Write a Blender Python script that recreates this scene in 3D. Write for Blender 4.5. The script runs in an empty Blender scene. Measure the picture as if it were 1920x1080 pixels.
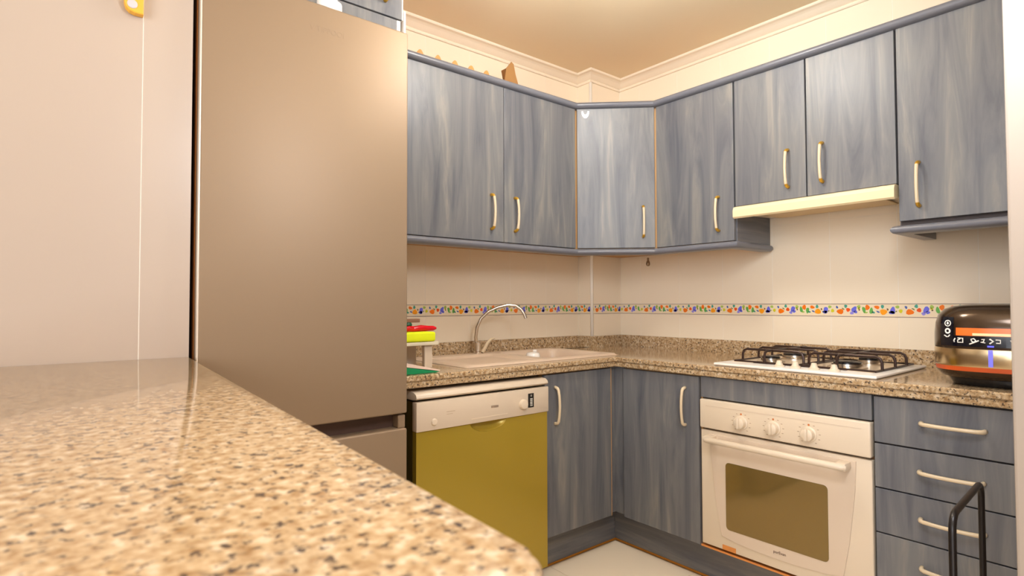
import bpy, bmesh, math, random
from mathutils import Vector, Matrix
random.seed(7)
scene = bpy.context.scene
COL = scene.collection
R = math.radians

# ------------------------------------------------------------------ camera
YAW, PITCH, ROLL, FPX = R(50.731), R(1.595), R(-0.138), 1067.546
CAM = Vector((-2.571, -2.15, 1.087))
fw = Vector((math.cos(YAW)*math.cos(PITCH), math.sin(YAW)*math.cos(PITCH), math.sin(PITCH)))
rt = Vector((math.sin(YAW), -math.cos(YAW), 0)); up = rt.cross(fw)
rt2 = rt*math.cos(ROLL) + up*math.sin(ROLL); up2 = up*math.cos(ROLL) - rt*math.sin(ROLL)
cam_d = bpy.data.cameras.new('camera'); cam = bpy.data.objects.new('camera', cam_d); COL.objects.link(cam)
m = Matrix((rt2, up2, -fw)).transposed().to_4x4(); m.translation = CAM; cam.matrix_world = m
cam_d.sensor_width = 36; cam_d.lens = FPX/1920*36; cam_d.clip_start = 0.02
cam_d.dof.use_dof = True; cam_d.dof.focus_distance = 2.3; cam_d.dof.aperture_fstop = 8
scene.camera = cam

# ------------------------------------------------------------------ world, exposure
w = bpy.data.worlds.new('world'); scene.world = w; w.use_nodes = True
bg = w.node_tree.nodes['Background']; bg.inputs[0].default_value = (1, .9, .78, 1); bg.inputs[1].default_value = 0.3
vs = scene.view_settings; vs.view_transform = 'Standard'; vs.look = 'None'; vs.exposure = 0.0; vs.gamma = 1
vs.use_curve_mapping = False
LAMP_KITCHEN, LAMP_FILL, WIN_FILL = 44.0, 21.0, 92.0       # strengths: kitchen lamp, added entrance fill lamp, added window fill
LAMP_COL = (.93, 1.0, 1.10)
# fill light added at a made-up window out of view, left of the camera
def window_fill(name, loc, rot, w_, h_, e):
    l = bpy.data.lights.new(name, 'AREA'); l.shape = 'RECTANGLE'; l.size = w_; l.size_y = h_; l.energy = e; l.color = (.93, 1.0, 1.10)
    o = bpy.data.objects.new(name, l); COL.objects.link(o); o.location = loc; o.rotation_euler = rot
window_fill('window_fill_light', (-4.96, -2.75, 1.25), (R(90), 0, R(-90)), 2.5, 1.9, WIN_FILL)

# ------------------------------------------------------------------ materials
def lin(c):
    return tuple(((v/255)/12.92 if v/255 <= .04045 else ((v/255+.055)/1.055)**2.4) for v in c)
MATS = {}
def mat(name, rgb, rough=.5, metal=0, spec=.5, coat=0, emit=None, es=0, aniso=0, trans=0, alpha=1):
    if name in MATS: return MATS[name]
    M = bpy.data.materials.new(name); M.use_nodes = True
    b = M.node_tree.nodes['Principled BSDF']
    b.inputs['Base Color'].default_value = (*lin(rgb), 1)
    b.inputs['Roughness'].default_value = rough; b.inputs['Metallic'].default_value = metal
    b.inputs['Specular IOR Level'].default_value = spec; b.inputs['Coat Weight'].default_value = coat
    b.inputs['Transmission Weight'].default_value = trans
    if emit:
        b.inputs['Emission Color'].default_value = (*emit, 1); b.inputs['Emission Strength'].default_value = es
    if aniso: b.inputs['Anisotropic'].default_value = aniso
    MATS[name] = M
    return M
def N(M, t, **kw):
    n = M.node_tree.nodes.new(t)
    for k, v in kw.items(): setattr(n, k, v)
    return n
def ramp(M, stops):
    n = N(M, 'ShaderNodeValToRGB'); cr = n.color_ramp
    while len(cr.elements) < len(stops): cr.elements.new(.5)
    for e, (p, c) in zip(cr.elements, stops):
        e.position = p; e.color = (*(lin(c) if max(c) > 1 else c), 1)
    return n
def coords(M, scale, rnd=True):
    L = M.node_tree.links
    tc = N(M, 'ShaderNodeTexCoord'); mp = N(M, 'ShaderNodeMapping'); mp.inputs['Scale'].default_value = scale
    if rnd:
        oi = N(M, 'ShaderNodeObjectInfo'); ml = N(M, 'ShaderNodeMath', operation='MULTIPLY'); ml.inputs[1].default_value = 37
        ad = N(M, 'ShaderNodeVectorMath', operation='ADD')
        L.new(oi.outputs['Random'], ml.inputs[0]); L.new(tc.outputs['Object'], ad.inputs[0]); L.new(ml.outputs[0], ad.inputs[1])
        L.new(ad.outputs[0], mp.inputs[0])
    else: L.new(tc.outputs['Object'], mp.inputs[0])
    return mp
def wood(name, stops, scale, rough=.38, spec=.5):
    M = mat(name, (128, 128, 128), rough, 0, spec); L = M.node_tree.links; b = M.node_tree.nodes['Principled BSDF']
    mp = coords(M, scale)
    n1 = N(M, 'ShaderNodeTexNoise'); n1.inputs['Scale'].default_value = 1; n1.inputs['Detail'].default_value = 5
    n1.inputs['Roughness'].default_value = .62; n1.inputs['Distortion'].default_value = .9
    L.new(mp.outputs[0], n1.inputs['Vector'])
    r = ramp(M, stops); L.new(n1.outputs[0], r.inputs[0]); L.new(r.outputs[0], b.inputs['Base Color'])
    return M
BLUE = [(.28, (86, 89, 97)), (.44, (106, 107, 112)), (.57, (120, 120, 121)), (.74, (146, 141, 133))]
M_BLUE = wood('blue_grey_wood_laminate', BLUE, (15, 15, 1.5), .4, .5)
M_BLUEH = wood('blue_grey_laminate_horizontal', [(.3, (88, 90, 98)), (.5, (106, 106, 110)), (.72, (130, 127, 122))], (2, 2, 26))
M_RAIL = mat('blue_grey_rail', (112, 113, 121), .28)
M_MDF = mat('tan_board_edge', (196, 150, 96), .6)
M_WALL = mat('cream_grout', (252, 246, 236), .6)
M_TILE = mat('cream_tile', (244, 228, 203), .22)
M_PLAST = mat('beige_plaster', (160, 145, 130), .8)
M_TILE_L = mat('beige_tile', (190, 174, 160), .3)
M_CEIL = mat('ceiling_paint', (238, 218, 184), .85)
M_CORN = mat('cornice_paint', (240, 224, 200), .6)
M_FLOOR = mat('floor_tile', (250, 234, 210), .35)
M_GROUT = mat('floor_grout', (224, 202, 174), .8)
M_WHITE = mat('white_enamel', (246, 240, 232), .18)
M_CREAM = mat('cream_enamel', (230, 212, 188), .28)
M_CREAM2 = mat('beige_plastic', (218, 200, 178), .35)
M_BEIGE = mat('oven_bezel', (222, 202, 180), .3)
M_HCREAM = mat('handle_cream', (224, 203, 170), .28)
M_BRASS = mat('handle_brass', (222, 172, 60), .35, .7)
M_OLIVE = mat('olive_door', (176, 150, 52), .26, .25)
M_OLIVE2 = mat('olive_side', (84, 70, 16), .4)
M_BLACK = mat('black_metal', (30, 24, 22), .35, .3)
M_DARK = mat('dark_plastic', (22, 20, 22), .25)
M_GRATE = mat('brown_black_iron', (62, 44, 38), .35, .4)
M_BROWN = mat('brown_gasket', (86, 64, 54), .5)
M_COPPER = mat('copper_trim_glint', (236, 160, 92), .3, .6)  # badge and strip metal; also light caught on the fridge side
M_CHROME = mat('brushed_nickel', (214, 204, 190), .25, 1)
M_SINK = mat('beige_composite', (214, 190, 166), .35)
M_LINE = mat('skirting_line', (176, 112, 24), .6)
M_FSIDE = mat('fridge_side', (112, 84, 66), .45, .3)
M_LAMP = mat('lamp_glass', (255, 245, 230), .3, emit=(1, 1, .98), es=LAMP_KITCHEN)
M_LAMP_FILL = mat('lamp_glass_fill', (255, 245, 230), .3, emit=LAMP_COL, es=LAMP_FILL)

def granite():
    M = mat('speckled_granite', (214, 180, 132), .09, 0, .55); L = M.node_tree.links; b = M.node_tree.nodes['Principled BSDF']
    mp = coords(M, (1, 1, 1), False)
    n1 = N(M, 'ShaderNodeTexNoise'); n1.inputs['Scale'].default_value = 95; n1.inputs['Detail'].default_value = 3
    r1 = ramp(M, [(.32, (150, 116, 78)), (.44, (178, 148, 110)), (.56, (194, 167, 130)), (.68, (212, 192, 164))])
    n2 = N(M, 'ShaderNodeTexNoise'); n2.inputs['Scale'].default_value = 150; n2.inputs['Detail'].default_value = 2
    r2 = ramp(M, [(.575, (0, 0, 0)), (.66, (1, 1, 1))])
    n3 = N(M, 'ShaderNodeTexVoronoi'); n3.inputs['Scale'].default_value = 120
    r3 = ramp(M, [(.10, (1, 1, 1)), (.30, (0, 0, 0))])
    mx = N(M, 'ShaderNodeMix', data_type='RGBA'); mx.inputs[7].default_value = (*lin((82, 68, 58)), 1)
    mx2 = N(M, 'ShaderNodeMix', data_type='RGBA'); mx2.inputs[7].default_value = (*lin((108, 92, 76)), 1)
    ml = N(M, 'ShaderNodeMath', operation='MULTIPLY'); ml.inputs[1].default_value = .55
    for n in (n1, n2, n3): L.new(mp.outputs[0], n.inputs['Vector'])
    L.new(n1.outputs[0], r1.inputs[0]); L.new(n2.outputs[0], r2.inputs[0]); L.new(n3.outputs['Distance'], r3.inputs[0])
    L.new(r3.outputs[0], ml.inputs[0])
    L.new(ml.outputs[0], mx2.inputs[0]); L.new(r1.outputs[0], mx2.inputs[6])
    L.new(r2.outputs[0], mx.inputs[0]); L.new(mx2.outputs[2], mx.inputs[6]); L.new(mx.outputs[2], b.inputs['Base Color'])
    return M
M_GRAN = granite()
def steel():
    M = mat('brushed_steel', (150, 128, 104), .5, .25, .4); L = M.node_tree.links; b = M.node_tree.nodes['Principled BSDF']
    mp = coords(M, (3, 3, 900), False)
    n = N(M, 'ShaderNodeTexNoise'); n.inputs['Scale'].default_value = 1; n.inputs['Detail'].default_value = 2
    L.new(mp.outputs[0], n.inputs['Vector'])
    bp = N(M, 'ShaderNodeBump'); bp.inputs['Strength'].default_value = .05; bp.inputs['Distance'].default_value = .001
    L.new(n.outputs[0], bp.inputs['Height']); L.new(bp.outputs[0], b.inputs['Normal'])
    return M
M_STEEL = steel()
def glass_oven():
    return mat('oven_window_glass', (136, 112, 62), .06, .35, .8)
M_OGLASS = glass_oven()

# ------------------------------------------------------------------ geometry helpers
def F1(u, o, z): return Vector((u, -o, z))          # fronts facing -Y (sink wall): u runs along +X
def F2(u, o, z): return Vector((-o, -u, z))         # fronts facing -X (oven wall): u runs along -Y
def FW(x, y, z): return Vector((x, y, z))
DA, DB = Vector((-.584, -.215, 0)), Vector((-.307, -.477, 0))
du = (DB-DA).normalized(); dn = Vector((-abs(du.y), -abs(du.x), 0)).normalized()
dn = Vector((du.y, -du.x, 0)); dn = dn if dn.x < 0 else -dn
def FD(u, o, z): return DA + du*u + dn*o + Vector((0, 0, z))   # diagonal corner front

class G:
    """collects geometry in one bmesh"""
    def __init__(s, frame=FW): s.bm = bmesh.new(); s.f = frame
    def box(s, a0, a1, b0, b1, c0, c1, bev=0, seg=1, mi=0):
        a0, a1 = sorted((a0, a1)); b0, b1 = sorted((b0, b1)); c0, c1 = sorted((c0, c1))
        vs = [s.bm.verts.new(s.f(a, b, c)) for a in (a0, a1) for b in (b0, b1) for c in (c0, c1)]
        q = [(0, 1, 3, 2), (4, 6, 7, 5), (0, 4, 5, 1), (2, 3, 7, 6), (0, 2, 6, 4), (1, 5, 7, 3)]
        fs = [s.bm.faces.new([vs[i] for i in f]) for f in q]
        for f in fs: f.material_index = mi
        if bev:
            es = list({e for f in fs for e in f.edges})
            bmesh.ops.bevel(s.bm, geom=es, offset=bev, segments=seg, profile=.5, affect='EDGES')
        return s
    def prism(s, poly, c0, c1, bev=0, axis='o', seg=2, mi=0):
        """poly in (u,z) extruded along o (axis 'o'), (u,o) along z ('z'), or (o,z) along u ('u')"""
        def P(p, c):
            if axis == 'o': return s.f(p[0], c, p[1])
            if axis == 'z': return s.f(p[0], p[1], c)
            return s.f(c, p[0], p[1])
        A = [s.bm.verts.new(P(p, c0)) for p in poly]; B = [s.bm.verts.new(P(p, c1)) for p in poly]
        fa = s.bm.faces.new(A); fb = s.bm.faces.new(B[::-1]); n = len(poly); fs = [fa, fb]
        for i in range(n): fs.append(s.bm.faces.new((A[i], B[i], B[(i+1) % n], A[(i+1) % n])))
        for f in fs: f.material_index = mi
        if bev:
            es = list(fa.edges)+list(fb.edges)
            bmesh.ops.bevel(s.bm, geom=es, offset=bev, segments=seg, profile=.5, affect='EDGES')
        return s
    def tube(s, pts, rad, n=10, caps=True, flat=None, mis=None, mi=0):
        pts = [s.f(*p) for p in pts]; rs = rad if isinstance(rad, (list, tuple)) else [rad]*len(pts)
        rings = []; nrm = None
        for i, p in enumerate(pts):
            t = (pts[min(i+1, len(pts)-1)]-pts[max(i-1, 0)]).normalized()
            if nrm is None:
                nrm = t.cross(Vector((0, 0, 1)));
                if nrm.length < .1: nrm = t.cross(Vector((1, .3, 0)))
            nrm = (nrm - t*nrm.dot(t)).normalized(); bn = t.cross(nrm)
            fl = flat or 1
            rings.append([s.bm.verts.new(p+(nrm*math.cos(2*math.pi*k/n)+bn*math.sin(2*math.pi*k/n)*fl)*rs[i]) for k in range(n)])
        for i in range(len(rings)-1):
            for k in range(n):
                f = s.bm.faces.new((rings[i][k], rings[i][(k+1) % n], rings[i+1][(k+1) % n], rings[i+1][k]))
                f.smooth = True; f.material_index = mis[i] if mis else mi
        if caps:
            for rg, j in ((rings[0], 0), (rings[-1], -1)):
                f = s.bm.faces.new(rg); f.material_index = mis[j] if mis else mi
        return s
    def lathe(s, prof, c, axis='z', n=24, sx=1, sy=1, pw=2, ang=0, mi=0):
        """prof: (radius, height) list; axis 'z' or 'o' (height measured outwards); pw>2 gives a squarish plan"""
        rings = []
        for r_, h in prof:
            ring = []
            for k in range(n):
                a = 2*math.pi*k/n; ca, sa = math.cos(a), math.sin(a)
                q = (abs(ca)**pw+abs(sa)**pw)**(-1/pw)
                x, y = r_*q*ca*sx, r_*q*sa*sy
                x, y = x*math.cos(ang)-y*math.sin(ang), x*math.sin(ang)+y*math.cos(ang)
                p = s.f(c[0]+x, c[1]+y, c[2]+h) if axis == 'z' else s.f(c[0]+x, c[1]+h, c[2]+y)
                ring.append(s.bm.verts.new(p))
            rings.append(ring)
        for i in range(len(rings)-1):
            for k in range(n):
                f = s.bm.faces.new((rings[i][k], rings[i][(k+1) % n], rings[i+1][(k+1) % n], rings[i+1][k])); f.smooth = True; f.material_index = mi
        for rg in (rings[0], rings[-1]):
            f = s.bm.faces.new(rg); f.material_index = mi
        return s
    def sweep(s, path, prof, closed=False):
        """path: (x,y) polyline, prof: closed (offset to the right of travel, z) loop; mitred"""
        P = [Vector((x, y)) for x, y in path]; n = len(P); rings = []
        for i in range(n):
            d0 = (P[i]-P[i-1]).normalized() if i > 0 else None
            d1 = (P[i+1]-P[i]).normalized() if i < n-1 else None
            r0 = Vector((d0.y, -d0.x)) if d0 else None; r1 = Vector((d1.y, -d1.x)) if d1 else None
            if r0 is None: mv = r1
            elif r1 is None: mv = r0
            else: mv = (r0+r1)/(1+r0.dot(r1))
            rings.append([s.bm.verts.new((P[i].x+mv.x*o, P[i].y+mv.y*o, z)) for o, z in prof])
        k = len(prof)
        for i in range(n-1):
            for j in range(k):
                s.bm.faces.new((rings[i][j], rings[i][(j+1) % k], rings[i+1][(j+1) % k], rings[i+1][j]))
        s.bm.faces.new(rings[0]); s.bm.faces.new(rings[-1])
        return s
def smooth_mesh(me, ang=38):
    for p in me.polygons: p.use_smooth = True
    me.set_sharp_from_angle(angle=R(ang))
def origin(o):
    v = Vector((0, 0, 0))
    while o is not None: v = v+o.location; o = o.parent
    return v
def make(name, g, mats, parent=None, smooth=False, local=False):
    """link the collected geometry as one mesh object; geometry is given in world coordinates"""
    bm = g.bm; bmesh.ops.recalc_face_normals(bm, faces=bm.faces)
    if not isinstance(mats, (list, tuple)): mats = [mats]
    off = origin(parent) if parent else Vector((0, 0, 0))
    if parent and not local: bmesh.ops.translate(bm, verts=bm.verts, vec=-off)
    me = bpy.data.meshes.new(name); bm.to_mesh(me); bm.free()
    for m_ in mats: me.materials.append(m_)
    if smooth: smooth_mesh(me)
    o = bpy.data.objects.new(name, me); COL.objects.link(o)
    if parent: o.parent = parent
    return o
def put(name, me, loc, parent):
    """another object sharing mesh data, at a world location"""
    o = bpy.data.objects.new(name, me); COL.objects.link(o); o.parent = parent; o.location = Vector(loc)-origin(parent)
    return o
def thing(name, label, cat, loc, group=None):
    o = bpy.data.objects.new(name, None); COL.objects.link(o); o.location = loc; o.empty_display_size = .05
    o['label'] = label; o['category'] = cat
    if group: o['group'] = group
    return o
def tag(o, label, cat, group=None):
    o['label'] = label; o['category'] = cat
    if group: o['group'] = group
    return o
def struct(o, label=None):
    o['kind'] = 'structure'
    if label: o['label'] = label
    return o
def text(name, body, size, frame, u, o, z, mt, parent, depth=.0006):
    c = bpy.data.curves.new('t', 'FONT'); c.body = body; c.size = size; c.extrude = depth; c.align_x = 'CENTER'; c.align_y = 'CENTER'
    t = bpy.data.objects.new('t', c); COL.objects.link(t)
    me = bpy.data.meshes.new_from_object(t.evaluated_get(bpy.context.evaluated_depsgraph_get()))
    bpy.data.objects.remove(t); bpy.data.curves.remove(c)
    off = origin(parent)
    for v in me.vertices: v.co = frame(u+v.co.x, o+v.co.z, z+v.co.y)-off
    me.name = name; me.materials.clear(); me.materials.append(mt)
    ob = bpy.data.objects.new(name, me); COL.objects.link(ob); ob.parent = parent
    return ob

# ------------------------------------------------------------------ room shell
H = 2.370
fl = struct(make('floor', G().box(-5, .1, -4.7, .2, -.1, -.004), M_GROUT))
tile_me = None
S = .41
for i in range(6):
    for j in range(10):
        x0, y0 = -.53-S*(i+1), -.40-S*(j+1)
        if tile_me is None:
            t = make('floor_tile', G().box(0, S-.002, 0, S-.002, -.004, 0, .0006), M_FLOOR, fl, local=True); tile_me = t.data; t.location = (x0, y0, 0)
        else: put('floor_tile', tile_me, (x0, y0, 0), fl)
struct(make('ceiling', G().box(-5, .1, -4.7, .2, H, H+.08), M_CEIL))
w1 = struct(make('wall_back', G().box(-2.29, .1, .1018, .22, 0, H), M_WALL))
w2 = struct(make('wall_right', G().box(.0008, .12, -4.7, .1018, 0, H), M_WALL))
wl = struct(make('wall_left', G().box(-5, -2.2955, -.5362, .22, 0, H), M_WALL))
wc = struct(make('wall_column', G().box(-.2442, .0008, .0008, .1018, 0, H), M_WALL))
we = struct(make('wall_end', G().box(-1.40, .0008, -2.10, -1.952, 0, H, .004, 2), M_PLAST))
struct(make('wall_near', G().box(-5, .1, -4.8, -4.7, 0, H), M_PLAST))
struct(make('wall_far', G().box(-5.1, -5, -4.7, .22, 0, H), M_PLAST))
dr = struct(make('reflection_door', G().box(-1.365, -1.325, -2.78, -2.105, .01, 2.03, .003), mat('reflection_brown', (150, 88, 48), .4)))  # unseen leaf added to give the fridge a brown reflection
make('door_handle', G().tube([(-1.365, -2.70, 1.0), (-1.41, -2.70, 1.0), (-1.41, -2.59, 1.0)], .009), M_CHROME, dr)
wn = struct(make('fill_window', G().box(-5, -4.97, -4.05, -3.99, .25, 2.25).box(-5, -4.97, -1.51, -1.45, .25, 2.25).box(-5, -4.97, -3.99, -1.51, .25, .31).box(-5, -4.97, -3.99, -1.51, 2.19, 2.25).box(-5, -4.97, -2.78, -2.72, .31, 2.19), M_WHITE))  # made-up window frame added around the fill light
for y0, y1 in ((-3.99, -2.78), (-2.72, -1.51)): make('fill_window_pane', G().box(-4.995, -4.99, y0, y1, .31, 2.19), mat('fill_window_glass', (230, 232, 232), .05), wn)

# wall tiles, each a piece; joints are the lighter wall behind
def tiles(frame, wall, edges, rows, of, g=.0006, th=.0008, gz=.0003, mt=None):
    for i in range(len(edges)-1):
        for z0, z1 in rows:
            a, b = sorted((edges[i], edges[i+1]))
            make('tile', G(frame).box(a+g, b-g, of-th, of, z0+gz, z1-gz, .0002), mt or M_TILE, wall)
ROWS = [(.80, 1.030), (1.085, 1.44), (1.44, 1.795), (1.795, 2.15), (2.15, H)]
E1 = [-.245-.2487*k for k in range(6)]+[-2.29]
E2 = [0, .142, .391, .640, .889, 1.137, 1.385, 1.634, 1.882, 1.952]
tiles(F1, w1, E1, ROWS, -.101)
tiles(F2, w2, E2, ROWS, 0)
tiles(F1, wc, [-.243, 0], ROWS, 0)
tiles(F2, wc, [-.101, 0], ROWS, .245)
tiles(F1, wl, [-2.293, -2.4]+[-2.4-.262*k for k in range(1, 6)], [(0, .9), (.9, H)], .537, g=.001, mt=M_TILE_L)
# rounded corner strip of the column
struct(make('trim_2', G().tube([(-.2425, .0025, .85), (-.2425, .0025, 2.33)], .0085, 12), mat('corner_strip', (254, 246, 234), .25)))

# fruit border: one tile mesh per orientation, with its printed motifs as a flat sub-part
PC = {'o': (244, 120, 10), 'r': (236, 84, 18), 'y': (250, 160, 20), 't': (70, 160, 140), 'p': (110, 112, 226), 'l': (150, 140, 226),
      'g': (104, 176, 84), 'lg': (170, 196, 90), 'ye': (214, 206, 40), 'b': (84, 104, 170), 'br': (120, 92, 60), 'ol': (128, 132, 70), 'ln': (150, 122, 116)}
PK = list(PC); PM = [mat('print_'+k, v, .3) for k, v in PC.items()]
MOT = [(110, 165, 16, 26, 'b', .4), (165, 250, 52, 46, 'o', 0), (260, 145, 23, 30, 't', 0), (215, 197, 24, 11, 'ol', -.6), (300, 215, 30, 34, 'r', .3),
       (400, 205, 34, 56, 'p', -.5), (425, 255, 26, 26, 'p', 0), (362, 278, 28, 26, 'l', 0), (480, 155, 26, 30, 'lg', 0), (478, 190, 18, 16, 'ye', 0), (487, 216, 12, 14, 'br', 0),
       (563, 215, 24, 56, 'g', .2), (600, 265, 24, 14, 'lg', .2), (620, 168, 32, 46, 'o', 0), (682, 232, 26, 54, 'g', -.1), (715, 262, 24, 16, 't', -.3),
       (772, 165, 38, 28, 'o', -.3), (860, 152, 22, 32, 't', 0), (790, 250, 26, 13, 'b', -.5), (875, 252, 50, 48, 'y', 0), (940, 205, 12, 20, 'br', .3),
       (1018, 222, 34, 60, 'p', -.1), (1005, 262, 40, 28, 'p', 0), (968, 258, 10, 16, 'b', 0), (1090, 158, 27, 26, 'lg', 0), (1070, 240, 14, 10, 'ol', .8), (1140, 234, 26, 32, 'ye', 0)]
Z0, Z1 = 1.0305, 1.0845
def border(frame, wall, edges, of):
    for i in range(len(edges)-1):
        a, b = edges[i], edges[i+1]
        if b < a: a, b = b, a
        bt = make('border_tile', G(frame).box(a+.0004, b-.0004, of-.0008, of, Z0, Z1), mat('border_cream', (240, 222, 190), .22), wall)
        g = G(frame); W = .2485
        start = math.floor(a/W+1e-6)*W if abs(b-a) < .24 else a
        def add(cx, cz, rx, rz, k, rot=0, n=10):
            vs = []
            for q in range(n):
                an = 2*math.pi*q/n; jit = 1+.12*math.sin(3*an+cx*90)
                x, z = rx*math.cos(an)*jit, rz*math.sin(an)*jit
                vs.append((cx+x*math.cos(rot)-z*math.sin(rot), cz+x*math.sin(rot)+z*math.cos(rot)))
            g.prism(vs, of, of+.0004, axis='o', mi=PK.index(k))
        for mx, mz, rx, rz, k, rot in MOT:
            for sh in (0, W):
                cx = start+sh+(mx % 1110)/1110*W
                if cx-rx/1110*W*.5 < a or cx+rx/1110*W*.5 > b: continue
                cz = Z1-(mz-95)/255*(Z1-Z0)
                add(cx, cz, rx/1110*W*1.15, rz/255*(Z1-Z0)*1.12, k, rot)
        for zc in (Z0+.0012, Z1-.0012): g.box(a, b, of, of+.0012, zc-.0011, zc+.0011, mi=PK.index('ln'))
        make('fruit_print', g, PM, bt)
border(F1, w1, E1[:6], -.101); border(F2, w2, E2, 0); border(F1, wc, [-.241, 0], 0); border(F2, wc, [-.1, 0], .245)

# plaster cornice
CP = [(0, 2.318), (.007, 2.318), (.010, 2.322), (.010, 2.329), (.006, 2.333), (.012, 2.336), (.020, 2.342), (.031, 2.351), (.040, 2.356), (.047, 2.358), (.055, 2.359), (.058, 2.363), (.058, H), (0, H)]
struct(make('trim_1', G().sweep([(-2.29, .101), (-.245, .101), (-.245, 0), (0, 0), (0, -1.952)], CP), M_CORN))

# ------------------------------------------------------------------ ceiling lamps
def lamp(x, y, mt, label, r=.10, drop=.15):
    t = thing('ceiling_lamp', label, 'lamp', (x, y, H))
    make('ceiling_rose', G().lathe([(.05, 0), (.05, -.012), (.012, -.02), (.012, -drop+r*.9)], (x, y, H), n=24), M_WHITE, t, True)
    make('glass_globe', G().lathe([(r*math.sin(R(a)), -drop+r*math.cos(R(a))) for a in (6, 20, 40, 60, 80, 100, 120, 140, 160, 176)], (x, y, H), n=32), mt, t, True)
lamp(-1.15, -.98, M_LAMP, 'round glass globe lamp hanging over the kitchen floor', .12, .135)
lamp(-1.75, -1.98, M_LAMP_FILL, 'added globe fill lamp at the kitchen entrance, out of view', .22, .56)  # added to fill the low fronts and the backsplash with light

# ------------------------------------------------------------------ handles (shared meshes)
def handle_mesh(frame0, vertical=True, brass=True):
    pts = []; L = .0735
    prof = [(-1, .000), (-.985, .010), (-.95, .017), (-.86, .0225), (-.6, .0265), (-.3, .029), (0, .030), (.3, .029), (.6, .0265), (.86, .0225), (.95, .017), (.985, .010), (1, .0)]
    rad = [.0068, .0066, .0064, .006, .0056, .0054, .0054, .0054, .0056, .006, .0064, .0066, .0068]
    mis = [1, 1, 1, 0, 0, 0, 0, 0, 0, 1, 1, 1]
    def f(a, b, c):
        return frame0(a, b, c)-frame0(0, 0, 0)
    g = G(f)
    P = [(0, o, s*L) if vertical else (s*L, o, 0) for s, o in prof]
    g.tube(P, rad, 10, mis=mis if brass else None, flat=1)
    bm = g.bm; bmesh.ops.recalc_face_normals(bm, faces=bm.faces)
    me = bpy.data.meshes.new('handle'); bm.to_mesh(me); bm.free()
    me.materials.append(M_HCREAM); me.materials.append(M_BRASS)
    return me
HV = {f: handle_mesh(f) for f in (F1, F2, FD)}
HVC = {f: handle_mesh(f, brass=False) for f in (F1, F2)}
HH = handle_mesh(F2, False, False)
def door(parent, frame, u0, u1, z0, z1, of, th=.018, hu=None, hz=None, hm=None, name='door'):
    d = make(name, G(frame).box(u0, u1, of-th, of, z0, z1, .0016, 2), M_BLUE, parent)
    if hu is not None: put('handle', hm or HV[frame], frame(hu, of, hz), d)
    return d

# ------------------------------------------------------------------ wall cabinets
ZB, ZT = 1.355, 2.036
c = thing('wall_cabinet', 'blue-grey double-door wall cabinet above the sink, next to the fridge', 'cabinet', F1(-1.06, -.101, ZB), 'blue-grey wall cabinets')
make('body', G(F1).box(-1.53, -.588, -.1, .195, ZB-.004, ZT+.018), M_MDF, c)
door(c, F1, -1.53, -1.034, ZB, ZT, .215, hu=-1.103, hz=1.481)
door(c, F1, -1.031, -.589, ZB, ZT, .215, hu=-.972, hz=1.481)
c = thing('wall_cabinet', 'blue-grey corner wall cabinet with one diagonal door', 'cabinet', (-.3, -.2, ZB), 'blue-grey wall cabinets')
pl = [(-.582, -.10), (-.582, .200), (-.570, .203), (-.300, .460), (-.292, .472), (-.003, .472), (-.003, .003), (-.25, .003), (-.25, -.10)]
make('body', G(F1).prism(pl, ZB-.004, ZT+.018, axis='z'), M_MDF, c)
dl = (DB-DA).length
d = door(c, FD, .005, dl-.005, ZB, ZT, .002, th=.016, hu=dl-.062, hz=1.481)
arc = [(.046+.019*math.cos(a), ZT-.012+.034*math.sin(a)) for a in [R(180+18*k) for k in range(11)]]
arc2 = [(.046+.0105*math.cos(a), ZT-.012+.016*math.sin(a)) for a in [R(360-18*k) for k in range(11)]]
make('white_crescent', G(FD).prism(arc+arc2, .002, .0028), M_WHITE, d)  # small white crescent set on the door front
c = thing('wall_cabinet', 'blue-grey single-door wall cabinet between the corner and the extractor hood', 'cabinet', F2(.68, 0, ZB), 'blue-grey wall cabinets')
make('body', G(F2).box(.477, .864, .003, .288, ZB-.004, ZT+.018), M_MDF, c)
make('side_panel', G(F2).box(.864, .882, .003, .288, ZB-.004, ZT+.018), M_BLUEH, c)
door(c, F2, .481, .877, ZB, ZT, .307, hu=.807, hz=1.477)
c = thing('wall_cabinet', 'short blue-grey double-door cabinet above the cream extractor hood', 'cabinet', F2(1.18, 0, 1.5), 'blue-grey wall cabinets')
make('body', G(F2).box(.884, 1.480, .003, .288, 1.500, ZT+.018), mat('dark_gap', (70, 58, 54), .6), c)
door(c, F2, .885, 1.176, 1.499, ZT, .307, hu=1.109, hz=1.619)
door(c, F2, 1.181, 1.478, 1.499, ZT, .307, hu=1.238, hz=1.619)
c = thing('wall_cabinet', 'tall-door blue-grey wall cabinet above the multicooker', 'cabinet', F2(1.71, 0, ZB), 'blue-grey wall cabinets')
make('body', G(F2).box(1.484, 1.948, .003, .288, ZB-.004, ZT+.018), MATS['dark_gap'], c)
make('side_panel', G(F2).box(1.4815, 1.4835, .003, .288, ZB-.004, ZT+.018), M_BLUEH, c)
door(c, F2, 1.484, 1.946, ZB+.012, ZT, .307, hu=1.543, hz=1.486)
RP = lambda z0, z1, d=.024: [(-.03, z0), (d*.35, z0), (d*.72, z0+.003), (d*.93, z0+.009), (d, (z0+z1)/2), (d*.93, z1-.009), (d*.72, z1-.003), (d*.35, z1), (-.03, z1)]
tag(make('cornice_rail', G().sweep([(-1.53, -.212), (-.584, -.212), (-.307, -.474), (-.307, -1.948)], RP(2.036, 2.066)), M_RAIL, None, True), 'rounded blue-grey rail along the tops of the wall cabinets', 'moulding')
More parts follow.
